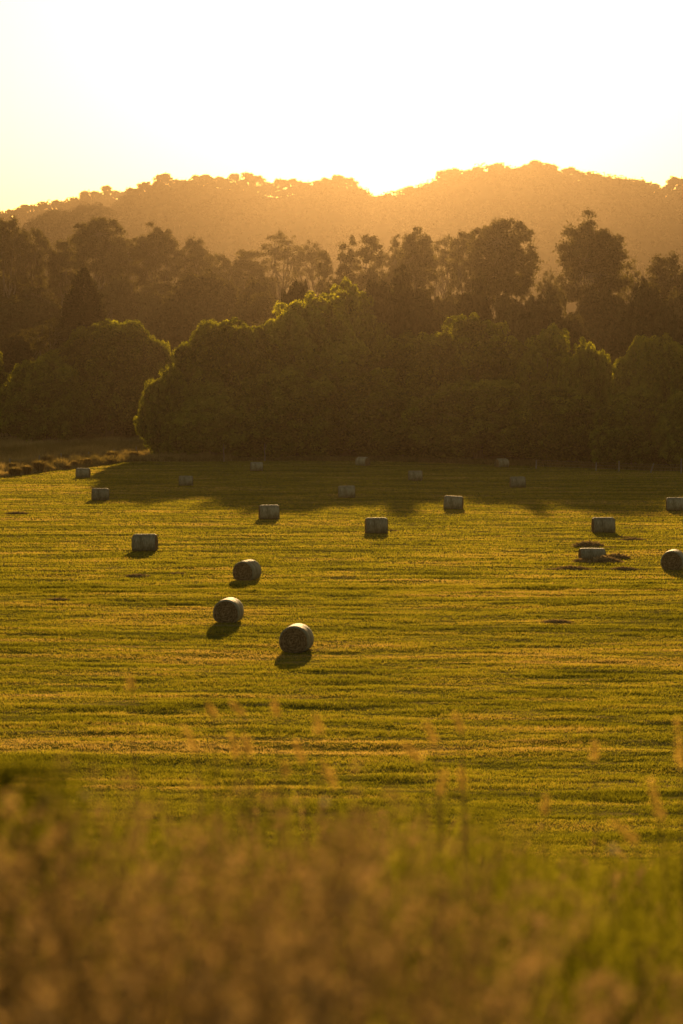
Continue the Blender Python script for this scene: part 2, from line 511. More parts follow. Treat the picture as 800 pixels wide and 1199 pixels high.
K_laurel = [make_laurel(M_laurel) for _ in range(4)]
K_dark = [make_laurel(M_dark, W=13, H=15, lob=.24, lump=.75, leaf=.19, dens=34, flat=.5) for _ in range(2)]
K_mid = [make_laurel(M_euc, W=14, H=16, lob=.28, lump=.85, leaf=.21, dens=32, flat=.5) for _ in range(3)]
K_euc = [make_eucalypt(W=12, H=32, ncl=80, clump=1.35, nl=120, low=.46), make_eucalypt(W=13, H=32, ncl=95, clump=1.3, nl=120, low=.42),
         make_eucalypt(W=11, H=32, ncl=75, clump=1.25, nl=120, low=.4), make_eucalypt(W=13, H=32, ncl=85, clump=1.15, nl=110, low=.45)]
K_umb = [make_eucalypt(W=15, H=34, ncl=150, clump=1.25, nl=130, low=.5), make_eucalypt(W=15, H=34, ncl=165, clump=1.3, nl=130, low=.45),
         make_eucalypt(W=13, H=34, ncl=130, clump=1.2, nl=120, low=.52)]
K_nar = [make_eucalypt(W=8, H=32, ncl=80, clump=1.05, nl=100, low=.3, narrow=True), make_eucalypt(W=9, H=32, ncl=90, clump=1.1, nl=100, low=.3, narrow=True)]
K_thin = [make_eucalypt(W=12, H=32, ncl=75, clump=1.0, nl=60, leaf=.2, low=.42), make_eucalypt(W=11, H=32, ncl=80, clump=.95, nl=55, leaf=.2, low=.4)]
K_con = [make_conifer()]
K_bare = [make_bare()]
KITS = dict(laurel=K_laurel, dark=K_dark, mid=K_mid, euc=K_euc, umb=K_umb, nar=K_nar, thin=K_thin, con=K_con, bare=K_bare)
NAMES = dict(laurel='laurel_tree', dark='round_tree', mid='bushy_tree', euc='eucalypt_tree', umb='eucalypt_tree', nar='eucalypt_tree',
             thin='eucalypt_tree', con='conifer_tree', bare='bare_tree')
_ct = {}


def tree(kind, xpx, top, wpx, D, label, group=None, depth=1.0, sink=0.0):
    kits = KITS[kind]; i = _ct.get(kind, 0); _ct[kind] = i + 1
    _, tm, cm, W, H = kits[i % len(kits)]
    x = xat(xpx, D); y = D
    g = zt(x, y) - sink
    h = zat(top, D) - g
    w = wpx / FOC * D
    r = link(NAMES[kind], None)
    r.location = (x, y, g); r.scale = (w / W, w / W * depth, h / H)
    if kind in ('laurel', 'dark', 'mid'):
        r.rotation_euler.z = random.uniform(-.35, .35) + (math.pi if (i // len(kits)) % 2 else 0)
    else:
        r.rotation_euler.z = random.uniform(0, 6.28)
        s = w / W; r.scale = (s, s, h / H)
    tag(r, label, 'tree', group)
    link('trunk', tm, r)
    if cm: link('crown', cm, r)
    return r


HEDGE = 'dense trees lining the far edge of the hay field'
L = HEDGE
# front line of dense green trees
tree('laurel', 56, 416, 110, 456, 'green leafy crown at far left of the wood above the rough grass', L)
tree('laurel', 128, 378, 150, 462, 'big green domed tree at left in front of the pointed conifer', L)
tree('laurel', 186, 398, 74, 466, 'narrow sunlit shoulder of foliage right of the left domed tree', L)
tree('laurel', -12, 412, 80, 470, 'green tree cut by the left edge of the photo', L)
tree('laurel', 205, 432, 86, 376, 'gold edged green lobe at the left foot of the great dome of trees', L)
tree('laurel', 272, 378, 150, 380, 'left shoulder of the great green dome, its rim glowing', L)
tree('laurel', 352, 350, 180, 386, 'great green dome left of centre, behind the bales near the hedge', L)
tree('laurel', 412, 334, 124, 404, 'highest bright rimmed green crown just left of the twin dark round trees', L)
tree('laurel', 405, 415, 190, 380, 'dark green tree at centre standing behind the round ended bale', L)
tree('laurel', 488, 392, 160, 380, 'dark green tree below the large dark round tree', L)
tree('laurel', 566, 374, 170, 378, 'wide green tree with glowing top, right of centre', L)
tree('laurel', 640, 386, 130, 372, 'green tree whose bright top slopes right toward the gap', L)
tree('laurel', 688, 402, 76, 358, 'green tree with sunlit right flank at the gap in the hedge', L)
tree('laurel', 770, 396, 112, 352, 'green tree at far right with a bright jagged top', L)
tree('laurel', 850, 398, 120, 346, 'green tree running out of the right edge of the photo', L)
tree('laurel', 250, 448, 140, 374, 'low dark foliage mass at the base of the left shoulder', L)
tree('laurel', 335, 432, 150, 373, 'low dark foliage mass behind the small bale at the hedge foot', L)
tree('laurel', 560, 446, 170, 364, 'low dark foliage mass behind the farthest right bale', L)
tree('laurel', 655, 452, 130, 350, 'low dark foliage mass beside the right fence posts', L)
tree('laurel', 742, 456, 110, 341, 'low dark thicket behind the leaning fence post', L)
tree('laurel', 470, 452, 150, 372, 'low dark foliage mass between the two centre bales at the hedge', L)
tree('laurel', 812, 460, 100, 335, 'low dark thicket behind the rightmost fence post', L)
# second line
S = 'trees rising behind the hedge'
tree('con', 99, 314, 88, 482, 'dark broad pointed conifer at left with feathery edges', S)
tree('thin', 60, 368, 70, 476, 'pale feathery tree leaning on the left flank of the conifer', S)
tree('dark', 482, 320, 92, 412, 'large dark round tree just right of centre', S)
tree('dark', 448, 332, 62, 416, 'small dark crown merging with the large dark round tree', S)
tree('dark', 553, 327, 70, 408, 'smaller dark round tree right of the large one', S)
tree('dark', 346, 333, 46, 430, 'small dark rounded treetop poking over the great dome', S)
tree('mid', 236, 322, 108, 600, 'broad brown domed tree between conifer and great dome', S)
tree('mid', 300, 330, 70, 570, 'brown rounded tree left of the great dome peak', S)
tree('mid', 188, 344, 80, 610, 'brown hazy tree right of the conifer', S)
tree('mid', 26, 352, 100, 620, 'brown hazy tree left of the conifer', S)
tree('mid', 20, 392, 80, 500, 'dull brown tree low behind the left edge trees', S)
tree('mid', 636, 342, 92, 452, 'olive rounded tree below the gap between the two tall eucalypts', S)
tree('mid', 700, 342, 92, 446, 'olive rounded tree below the right tall eucalypt', S)
tree('mid', 757, 333, 76, 452, 'olive tree near the right edge under the hazy eucalypt', S)
tree('mid', 600, 348, 70, 448, 'olive tree right of the smaller dark round tree', S)
tree('mid', 795, 345, 70, 440, 'olive tree at the right edge of the photo behind the hedge', S)
tree('mid', 668, 372, 84, 408, 'dull olive tree just above the sloping bright hedge top', S)
tree('mid', 736, 376, 80, 402, 'dull olive tree filling the dip in the hedge top', S)
tree('mid', 520, 350, 70, 440, 'brown shrubby tree between the two dark round trees', S)
tree('mid', 390, 340, 80, 450, 'brown tree rising behind the peak of the great dome', S)
# tall eucalypts
E = 'tall eucalypts against the hills'
tree('euc', 12, 252, 52, 730, 'tall dark eucalypt at the left edge against the hill', E)
tree('euc', 42, 266, 50, 740, 'second tall eucalypt from the left edge', E)
tree('euc', 76, 278, 46, 740, 'lower eucalypt between the left edge trees and the spreading one', E)
tree('umb', 117, 250, 72, 720, 'dark spreading eucalypt standing out above the left wood', E)
tree('euc', 152, 276, 44, 750, 'small eucalypt right of the spreading left eucalypt', E)
tree('umb', 182, 264, 66, 730, 'dark flat topped eucalypt left of the bare tree', E)
tree('bare', 208, 250, 80, 760, 'leafless tree with upright twigs above the left wood', E)
tree('euc', 228, 276, 48, 740, 'eucalypt standing in front of the leafless tree', E)
tree('euc', 258, 296, 50, 720, 'low brown eucalypt right of the leafless tree', E)
tree('euc', 292, 290, 50, 740, 'pale brown eucalypt left of the thin hazy pair', E)
tree('thin', 330, 268, 60, 760, 'thin hazy eucalypt with sky showing through its crown', E)
tree('thin', 365, 276, 50, 740, 'thin low eucalypt beside the hazy one', E)
tree('nar', 381, 284, 26, 600, 'narrow columnar tree left of the centre eucalypts', E)
tree('nar', 407, 272, 40, 600, 'slim eucalypt, first of the centre group', E)
tree('nar', 436, 264, 42, 600, 'tallest slim eucalypt of the centre group', E)
tree('nar', 462, 270, 36, 610, 'slim eucalypt beside the tallest of the centre group', E)
tree('umb', 489, 264, 56, 560, 'round topped eucalypt above the large dark round tree', E)
tree('thin', 520, 272, 50, 600, 'thin eucalypt behind the round topped one', E)
tree('euc', 546, 264, 50, 540, 'eucalypt touching the left side of the tallest round crown', E)
tree('umb', 588, 250, 92, 500, 'tallest wide domed eucalypt right of centre', E)
tree('thin', 642, 308, 34, 540, 'small thin eucalypt in the gap between the two widest', E)
tree('umb', 693, 254, 94, 490, 'wide ragged domed eucalypt, right one of the widest two', E)
tree('thin', 737, 300, 40, 520, 'faint small eucalypt right of the ragged wide one', E)
tree('euc', 780, 294, 66, 490, 'hazy eucalypt near the right edge', E)
tree('euc', 826, 286, 60, 500, 'eucalypt cut by the right edge of the photo', E)
tree('thin', 570, 300, 60, 500, 'see through eucalypt low between the centre trees', E)

# fillers between, told apart only by where they grow
ENV = [(-60, 300), (60, 300), (150, 300), (230, 305), (300, 310), (400, 300), (500, 296), (600, 300), (650, 322), (720, 315), (860, 318)]
k = 0
for D0 in (470, 520, 570, 640):
    for xp in np.arange(-50, 861, 46):
        xp2 = xp + random.uniform(-15, 15)
        if 628 < xp2 < 668 and D0 < 600: continue
        if xp2 > 320 and D0 > 500: continue
        top = np.interp(xp2, [e[0] for e in ENV], [e[1] for e in ENV]) + random.uniform(4, 30) + (640 - D0) * .13 + (14 if xp2 > 320 else 0)
        if xp2 < 300: D = D0 + 175; side = 'left'
        elif xp2 < 520: D = D0; side = 'middle'
        else: D = D0; side = 'right'
        kind = random.choice(['euc', 'mid', 'euc', 'thin'])
        desc = {'euc': 'brown hazy eucalypt', 'mid': 'brown rounded tree', 'nar': 'slim hazy eucalypt', 'thin': 'thin see through eucalypt'}[kind]
        tree(kind, xp2, top, random.uniform(44, 66) if kind != 'nar' else random.uniform(26, 36), D + random.uniform(-14, 14),
             '%s crowded into the %s part of the far wood' % (desc, side), '%s in the %s of the wood' % (desc, side))
        k += 1

# crest trees along the skyline of the far hills
K_crest = [make_eucalypt(W=9, H=11, ncl=26, clump=1.5, nl=44, leaf=.5, low=.3, mat=M_wood) for _ in range(4)]


def crest(px0, px1, step, D, hz, size, label, group):
    xp = px0; i = 0
    while xp < px1:
        _, tm, cm, W, H = K_crest[random.randrange(4)]
        x = xat(xp, D); y = D + random.uniform(-14, 6)
        r = link('crest_tree', None)
        s = size * random.choice([.55, .7, .8, .9, 1.15])
        r.location = (x, y, float(hz(np.array([x]), np.array([y]))[0]) - 1); r.scale = (s, s, s * random.uniform(.85, 1.1))
        r.rotation_euler.z = random.uniform(0, 6)
        tag(r, label, 'tree', group)
        link('trunk', tm, r); link('crown', cm, r)
        xp += step * random.uniform(.6, 1.5); i += 1


crest(150, 320, 7, 2400, hz_main, 1.5, 'small hazy tree on the crest of the left centre hill', 'trees on the left centre crest')
crest(320, 440, 7, 2400, hz_main, 1.3, 'small glowing tree on the low crest left of the notch', 'trees on the crest left of the notch')
crest(440, 520, 7, 2400, hz_main, 1.3, 'small glowing tree on the rising crest right of the notch', 'trees on the crest right of the notch')
crest(520, 700, 7, 2400, hz_main, 1.45, 'hazy tree on the highest part of the right hill crest', 'trees on the highest crest')
crest(700, 830, 8, 2400, hz_main, 1.5, 'hazy tree on the right hand slope of the far crest', 'trees on the right slope of the crest')
crest(-20, 150, 9, 3100, hz_left, 1.1, 'tiny pale tree on the far left ridge', 'trees on the far left ridge')
crest(40, 140, 11, 1750, hz_spur, .6, 'small tree on the darker spur below the far left ridge', 'trees on the darker spur')


# ------------------------------------------------------------------ grass of the mown field
def tufts(x, y, nb, height, width, spread, t, lean=.5):
    """nb blades (triangles) per tuft; returns verts, faces, tint"""
    n = len(x) * nb
    X = np.repeat(x, nb) + rng.normal(0, 1, n) * np.repeat(spread, nb)
    Y = np.repeat(y, nb) + rng.normal(0, 1, n) * np.repeat(spread, nb)
    Z = terrain(X, Y) - .01
    h = np.repeat(height, nb) * rng.uniform(.55, 1.25, n)
    w = np.repeat(width, nb) * rng.uniform(.6, 1.3, n)
    a = rng.uniform(0, 2 * math.pi, n)
    lx, ly = rng.normal(0, lean, n) * h, rng.normal(0, lean, n) * h
    bx, by = np.cos(a) * w / 2, np.sin(a) * w / 2
    v = np.stack([np.stack([X - bx, Y - by, Z], 1), np.stack([X + bx, Y + by, Z], 1), np.stack([X + lx, Y + ly, Z + h], 1)], 1).reshape(-1, 3)
    f = np.arange(3 * n).reshape(-1, 3)
    tt = np.repeat(np.clip(np.repeat(t, nb) + rng.normal(0, .12, n), 0, 1), 3)
    return v, f, tt


def field_pts(n, y0, y1, marg):
    # denser toward the camera, inside a widened view wedge
    y = y0 + (y1 - y0) * rng.uniform(0, 1, n) ** 1.25
    hw = .125 * y * marg + 2
    x = rng.uniform(-1, 1, n) * hw
    k = y < edge_y(x) + .5
    return x[k], y[k]


def straw(x, y):
    """0 green .. 1 dead straw: raked lines across the field, and patches"""
    warp = y + .06 * x + 2.4 * vnoise(x / 22, y / 30, 3)
    line = fbm(x / 7, warp / .9, 41, 3)
    line2 = vnoise(x / 30, warp / 4.4, 44)
    patch = fbm(x / 5, y / 3.0, 47, 3)
    return np.clip(.45 + 1.25 * (line - .5) + .5 * (line2 - .5) + 1.0 * (patch - .5), 0, 1)


def clumpy(x, y):
    warp = y + .06 * x + 2.4 * vnoise(x / 22, y / 30, 3)
    return fbm(x / 1.5, warp / .7, 61, 3)


def field(n, y0, y1, nb, hmul, wid, spread, marg):
    x, y = field_pts(n, y0, y1, marg)
    s = straw(x, y); c = clumpy(x, y)
    h = (.045 + .24 * np.clip(c - .36, 0, 1) * (1.15 - .7 * s)) * hmul
    return tufts(x, y, nb, h, wid * (.5 + y / y0 * .5), np.full(len(x), spread), .10 + .72 * s + .15 * (c - .5))


v, f, t = field(330000, 60, 150, 4, 1.0, .016, .045, 1.35)
tag(link('near_field_grass', mesh_np('near_field_grass', v, f, M_field, tint=t)), kind='stuff')
v, f, t = field(330000, 145, 368, 3, 1.15, .045, .10, 1.35)
tag(link('far_field_grass', mesh_np('far_field_grass', v, f, M_field, tint=t)), kind='stuff')

# rough grass at the left beyond the field and under the hedge
n = 130000
x = rng.uniform(-85, -14, n); y = edge_y(x) + rng.uniform(0, 1, n) ** 1.3 * (470 - edge_y(x))
c = fbm(x / 1.6, y / 2.6, 71, 3)
v, f, t = tufts(x, y, 4, .18 + 2.2 * np.clip(c - .42, 0, 1) + .12 * rng.uniform(0, 1, n), np.full(n, .07), np.full(n, .14), .25 + .7 * vnoise(x / 6, y / 12, 73), lean=.35)
tag(link('rough_grass', mesh_np('rough_grass', v, f, M_rank, tint=t)), kind='stuff')
n = 16000
x = rng.uniform(-30, 75, n); y = edge_y(x) + rng.uniform(-.3, 3.5, n)
v, f, t = tufts(x, y, 4, rng.uniform(.15, .65, n), np.full(n, .07), np.full(n, .12), rng.uniform(.1, .6, n), lean=.35)
tag(link('hedge_foot_grass', mesh_np('hedge_foot_grass', v, f, M_rank, tint=t)), kind='stuff')


# tussocks standing along the left field margin, each one a plant
def make_tussock():
    n = 760
    a = rng.uniform(0, 6.283, n); r = rng.uniform(0, .22, n); h = rng.uniform(.45, 1.0, n); out = rng.uniform(.1, .75, n)
    p0 = np.stack([np.cos(a) * r, np.sin(a) * r, np.zeros(n)], 1)
    p1 = p0 + np.stack([np.cos(a) * out * .4, np.sin(a) * out * .4, h * .75], 1)
    p2 = p0 + np.stack([np.cos(a) * out, np.sin(a) * out, h * rng.uniform(.7, 1.0, n)], 1)
    w = np.stack([-np.sin(a), np.cos(a), 0 * a], 1) * .016
    v = np.stack([p0 - w, p0 + w, p1 + w, p1 - w, p2], 1).reshape(-1, 3)
    b = np.arange(n)[:, None] * 5
    f = np.concatenate([b + [0, 1, 2], b + [0, 2, 3], b + [3, 2, 4]])
    return mesh_np('grass_tussock', v, f, M_rank, tint=np.repeat(rng.uniform(.2, 1, n), 5))


K_tus = [make_tussock() for _ in range(3)]
for i in range(44):
    x = -47 + i * .48 + random.uniform(-.8, .8)
    y = float(edge_y(np.array([x]))[0]) + (random.uniform(-1.2, 4) if i % 2 else random.uniform(4, 45))
    o = link('grass_tussock', K_tus[i % 3]); s = random.uniform(.5, 1.5)
    o.location = (x, y, zt(x, y) - .03); o.scale = (s * 1.2, s * 1.2, s * random.uniform(.8, 1.1)); o.rotation_euler.z = random.uniform(0, 6)
    tag(o, 'spiky tussock of rank grass along the left edge of the mown field', 'grass tussock', 'tussocks along the left field margin')


# ------------------------------------------------------------------ fences
def make_post(h, r, lean=0):
    n = 10; rings = [(-.5, r), (h * .3, r * .97), (h * .7, r * .93), (h - .03, r * .9), (h, r * .7)]
    vs = []
    for z, rr in rings:
        for s in range(n):
            a = 2 * math.pi * s / n
            q = rr * (1 + .08 * math.sin(3 * a + z))
            vs.append([math.cos(a) * q + lean * z, math.sin(a) * q, z])
    fs = [[i * n + s, i * n + (s + 1) % n, (i + 1) * n + (s + 1) % n, (i + 1) * n + s] for i in range(4) for s in range(n)]
    vs.append([lean * h, 0, h]); top = len(vs) - 1
    fs += [[4 * n + s, 4 * n + (s + 1) % n, top, top] for s in range(n)]
    me = bpy.data.meshes.new('post'); me.from_pydata(vs, [], [f if f[2] != f[3] else f[:3] for f in fs]); me.materials.append(M_post)
    return me


def fence(name, pts, label, group=None):
    root = link(name, None)
    root.location = (pts[0][0], pts[0][1], zt(pts[0][0], pts[0][1]))
    rl = root.location.copy()
    tops = []
    for (x, y, h, lean) in pts:
        p = link('post', make_post(h, .09, lean), root)
        p.location = Vector((x, y, zt(x, y))) - rl
        tops.append(np.array([x - rl.x, y - rl.y, zt(x, y) - rl.z]))
    for zf in (.35, .7, 1.02):
        ch = []
        for a, b in zip(tops[:-1], tops[1:]):
            pa = a + [0, -.1, zf]; pb = b + [0, -.1, zf]
            t = np.linspace(0, 1, 5)[:, None]; q = pa + (pb - pa) * t; q[:, 2] -= .05 * np.sin(np.pi * t[:, 0])
            ch.append(tube(q, [.006] * 5, 4))
        v, f = cat_faces(ch)
        link('wire', mesh_np('wire', v, f, M_wire), root)
    tag(root, label, 'fence', group)
    return root


lp = []
for xp, yp in ((-30, 562), (12, 552), (46, 550), (72, 545), (104, 541), (134, 538), (160, 538)):
    D = dist(yp) + 3; lp.append((xat(xp, D), D, random.uniform(1.05, 1.3), random.uniform(-.06, .06)))
fence('wire_fence', lp, 'old wire fence of dark posts in rank grass along the left field edge')
rp = []
for xp, yp, h, ln in ((628, 548.5, 1.0, .02), (698, 551, 1.0, .05), (725, 552, 1.25, 0), (762, 553.5, 1.15, .32), (798, 554.5, 1.7, 0), (838, 556, 1.3, -.05)):
    D = dist(yp); rp.append((xat(xp, D), D, h, ln))
fence('wire_fence', rp, 'wire fence of grey posts, one leaning, along the dark hedge at right')
# two pale bare stems standing at the hedge foot
for xp, yp, lab in ((262, 541, 'pale slender dead trunk at the hedge foot left of the small bale'), (310, 541, 'pale slender dead trunk behind the small bale at the hedge')):
    D = dist(yp) + 1; x = xat(xp, D)
    r = link('dead_tree', None); r.location = (x, D, zt(x, D))
    v, f = tube([[0, 0, -.3], [.05, 0, .8], [-.05, 0, 1.5], [.02, 0, 2.3]], [.1, .085, .07, .035], 8)
    link('trunk', mesh_np('trunk', v, f, M_palebark, smooth=True), r)
    v, f = tube([[-.03, 0, 1.4], [.2, .05, 1.8], [.3, .1, 2.2]], [.04, .03, .012], 6)
    link('limb', mesh_np('limb', v, f, M_palebark, smooth=True), r)
    tag(r, lab, 'dead tree')


# ------------------------------------------------------------------ hay bales
def wrap_material():
    m, nt, out = newmat('net_wrap_mat')
    b = N(nt, 'ShaderNodeBsdfPrincipled'); b.inputs['Roughness'].default_value = .8
    b.inputs['Specular IOR Level'].default_value = .18
    tc = N(nt, 'ShaderNodeTexCoord')
    mp = N(nt, 'ShaderNodeMapping'); mp.inputs['Scale'].default_value = (9, 1.4, 1.4)
    nt.links.new(tc.outputs['Object'], mp.inputs[0])
    nz = N(nt, 'ShaderNodeTexNoise'); nz.inputs['Scale'].default_value = 2.2; nz.inputs['Detail'].default_value = 9; nz.inputs['Roughness'].default_value = .65
    nt.links.new(mp.outputs[0], nz.inputs['Vector'])
    n2 = N(nt, 'ShaderNodeTexNoise'); n2.inputs['Scale'].default_value = 1.7; n2.inputs['Detail'].default_value = 3
    nt.links.new(tc.outputs['Object'], n2.inputs['Vector'])
    oi = N(nt, 'ShaderNodeObjectInfo')
    ad = N(nt, 'ShaderNodeMath', operation='MULTIPLY_ADD')
    nt.links.new(n2.outputs['Fac'], ad.inputs[0]); ad.inputs[1].default_value = .5; nt.links.new(nz.outputs['Fac'], ad.inputs[2])
    ad2 = N(nt, 'ShaderNodeMath', operation='SUBTRACT'); nt.links.new(ad.outputs[0], ad2.inputs[0]); ad2.inputs[1].default_value = .25
    c = ramp(nt, ad2.outputs[0], [(.32, (.075, .067, .042)), (.5, (.145, .134, .092)), (.7, (.24, .226, .168))])
    hsv = N(nt, 'ShaderNodeHueSaturation')
    mr = N(nt, 'ShaderNodeMapRange'); mr.inputs['To Min'].default_value = .8; mr.inputs['To Max'].default_value = 1.2
    nt.links.new(oi.outputs['Random'], mr.inputs['Value']); nt.links.new(mr.outputs[0], hsv.inputs['Value'])
    nt.links.new(c, hsv.inputs['Color']); nt.links.new(hsv.outputs[0], b.inputs['Base Color'])
    bp = N(nt, 'ShaderNodeBump'); bp.inputs['Strength'].default_value = .7; bp.inputs['Distance'].default_value = .02
    nt.links.new(nz.outputs['Fac'], bp.inputs['Height']); nt.links.new(bp.outputs[0], b.inputs['Normal'])
    nt.links.new(b.outputs[0], out.inputs['Surface'])
    return m


def end_material():
    m, nt, out = newmat('bale_end_mat')
    b = N(nt, 'ShaderNodeBsdfPrincipled'); b.inputs['Roughness'].default_value = .9
    b.inputs['Specular IOR Level'].default_value = .1
    tc = N(nt, 'ShaderNodeTexCoord')
    w = N(nt, 'ShaderNodeTexWave', wave_type='RINGS', rings_direction='X'); w.inputs['Scale'].default_value = 3.2
    w.inputs['Distortion'].default_value = 5; w.inputs['Detail'].default_value = 4; w.inputs['Detail Scale'].default_value = 2.2
    nt.links.new(tc.outputs['Object'], w.inputs['Vector'])
    nz = N(nt, 'ShaderNodeTexNoise'); nz.inputs['Scale'].default_value = 11; nz.inputs['Detail'].default_value = 8
    nt.links.new(tc.outputs['Object'], nz.inputs['Vector'])
    ad = N(nt, 'ShaderNodeMath', operation='MULTIPLY_ADD')
    nt.links.new(w.outputs['Fac'], ad.inputs[0]); ad.inputs[1].default_value = .16; nt.links.new(nz.outputs['Fac'], ad.inputs[2])
    c = ramp(nt, ad.outputs[0], [(.35, (.055, .037, .018)), (.62, (.13, .088, .045)), (.85, (.22, .155, .09))])
    nt.links.new(c, b.inputs['Base Color'])
    bp = N(nt, 'ShaderNodeBump'); bp.inputs['Strength'].default_value = .9; bp.inputs['Distance'].default_value = .03
    nt.links.new(ad.outputs[0], bp.inputs['Height']); nt.links.new(bp.outputs[0], b.inputs['Normal'])
    nt.links.new(b.outputs[0], out.inputs['Surface'])
    return m


M_wrap = wrap_material(); M_end = end_material()
BL, BR = 1.50, .615


def bale_meshes(seed, sag=.03, slump=0.0):
    ns, nr = 72, 26
    th = np.linspace(0, 2 * math.pi, ns, endpoint=False)

    def shape(x, r, a):
        rr = r * (1 + .020 * (fbm(a * 1.3 + x * 1.2 + 9, x * 2.3 + seed, seed, 2) - .5) * 2)
        y = rr * np.cos(a); z = rr * np.sin(a)
        low = np.clip(-z - BR * .62, 0, 1)
        z = z + low * .55                      # the bale has settled on the ground
        y = y * (1 + .05 * np.clip(-z / BR, 0, 1))
        if slump:
            z = (z + BR) * (1 - slump) - BR
            y = y * (1 + slump * .45)
        return y, z
    # net wrap, with rounded shoulders
    u = np.linspace(-1, 1, nr)
    vs = []
    for q in u:
        x = q * (BL / 2 - .01)
        r = BR * (1 - .10 * max(0, abs(q) - .86) ** 1.5 / .14 ** 1.5) * (1 + .015 * math.cos(q * 1.4)) * (1 + .006 * math.sin(q * 23 + seed))
        y, z = shape(np.full(ns, x), r, th)
        vs.append(np.stack([np.full(ns, x), y, z], 1))
    vs = np.concatenate(vs)
    fs = np.array([[i * ns + s, i * ns + (s + 1) % ns, (i + 1) * ns + (s + 1) % ns, (i + 1) * ns + s] for i in range(nr - 1) for s in range(ns)])
    # stray stalks through the net (thin quads)
    m = 260
    a = rng.uniform(0, 6.283, m); xx = rng.uniform(-BL / 2, BL / 2, m)
    y, z = shape(xx, np.full(m, BR * .985), a)
    c = np.stack([xx, y, z], 1); nn = np.stack([0 * a, np.cos(a), np.sin(a)], 1)
    d = nn * rng.uniform(.02, .07, (m, 1)) + rng.normal(0, .035, (m, 3))
    w = np.cross(d, rdir(m)); w /= np.linalg.norm(w, axis=1)[:, None]; w *= .004
    sv = np.stack([c - w, c + w, c + d + w * .3, c + d - w * .3], 1).reshape(-1, 3)
    sf = np.arange(4 * m).reshape(-1, 4)
    v, f = cat_faces([(vs, fs), (sv, sf)])
    wrap = mesh_np('net_wrap', v, f, M_wrap, smooth=True)
    ends = []
    for sg in (-1, 1):
        rings = 18; ev = []
        for i in range(rings + 1):
            r = BR * .905 * (1 - i / rings) + .001
            bul = .035 * (1 - (r / BR) ** 2) + .010 * math.sin(i * 2.1 + seed)
            x = sg * (BL / 2 - .012 + bul)
            y, z = shape(np.full(ns, x), r, th)
            jit = .012 * (fbm(np.cos(th) * r * 9 + 20, np.sin(th) * r * 9 + 20, seed + 5, 2) - .5)
            ev.append(np.stack([x + jit * sg, y, z], 1))
        ev = np.concatenate(ev)
        ef = np.array([[i * ns + s, i * ns + (s + 1) % ns, (i + 1) * ns + (s + 1) % ns, (i + 1) * ns + s][::sg] for i in range(rings) for s in range(ns)])
        m = 320                                # ragged stalk ends
        a = rng.uniform(0, 6.283, m); r = BR * .9 * np.sqrt(rng.uniform(0, 1, m))
        y, z = shape(np.full(m, sg * BL / 2), r, a)
        c = np.stack([np.full(m, sg * (BL / 2 + .015)), y, z], 1)
        d = np.stack([sg * rng.uniform(.0, .05, m), rng.normal(0, .05, m), rng.normal(0, .05, m)], 1)
        w = np.cross(d, rdir(m)); w /= np.linalg.norm(w, axis=1)[:, None]; w *= .005
        sv = np.stack([c - w, c + w, c + d + w * .3, c + d - w * .3], 1).reshape(-1, 3)
        v, f = cat_faces([(ev, ef), (sv, np.arange(4 * m).reshape(-1, 4))])
        ends.append(mesh_np('end_face', v, f, M_end, smooth=True))
    return wrap, ends


K_bale = [bale_meshes(s) for s in (3, 8, 15)]
K_slump = bale_meshes(21, slump=.22)
BALES = [  # photo x, base row, yaw from side-on, scale, label
    (347, 763, 82, 1.00, 'largest and nearest round bale, its brown coiled end facing the camera'),
    (267, 731, 83, .98, 'end on round bale just left of the nearest one, bright lit upper rim'),
    (289, 681.5, 73, .99, 'turned round bale above the two nearest, right flank showing'),
    (169, 647.5, -6, 1.00, 'side on bale alone at left, casting a short shadow on lit grass'),
    (315, 609, 7, 1.00, 'side on bale just inside the edge of the tree shadow left of centre'),
    (441, 625.5, 3, 1.02, 'white rimmed side on bale near centre with its shadow straight below it'),
    (117, 586.5, 6, 1.00, 'lower one of the two bales at the left near the rough grass'),
    (97, 559.5, -4, .97, 'upper one of the two left bales, beside the rough grass margin'),
    (217.5, 569.5, 2, .92, 'bale alone in shade between the left pair and the hedge bale'),
    (300.5, 552, 2, .95, 'small bale close to the foot of the hedge left of centre'),
    (406, 583.5, 1, 1.00, 'shaded bale at centre, left of the paler one further back'),
    (425, 546, -38, 1.00, 'dim round ended bale right against the dark hedge at centre'),
    (486.5, 563.5, 0, .97, 'pale bale in shade right of centre, in front of the hedge'),
    (531.5, 597, -8, 1.02, 'bale at the tip of the tree shadow with a tilted bright top'),
    (588, 547, 28, .97, 'farthest right bale, dim and turned, against the hedge'),
    (606.5, 571, 2, 1.00, 'plain shaded bale below the dim one at right'),
    (707.5, 625, 4, 1.02, 'side on bale directly above the slumped bale at right'),
    (694.5, 657, 2, 1.0, 'flattened slumped bale with loose hay heaped around it'),
    (792, 598, -5, 1.00, 'bale cut by the right edge beside the bright strip of grass'),
    (790, 668.5, 77, 1.04, 'end on round bale cut by the right edge, lower of the right bales'),
]
BP = []
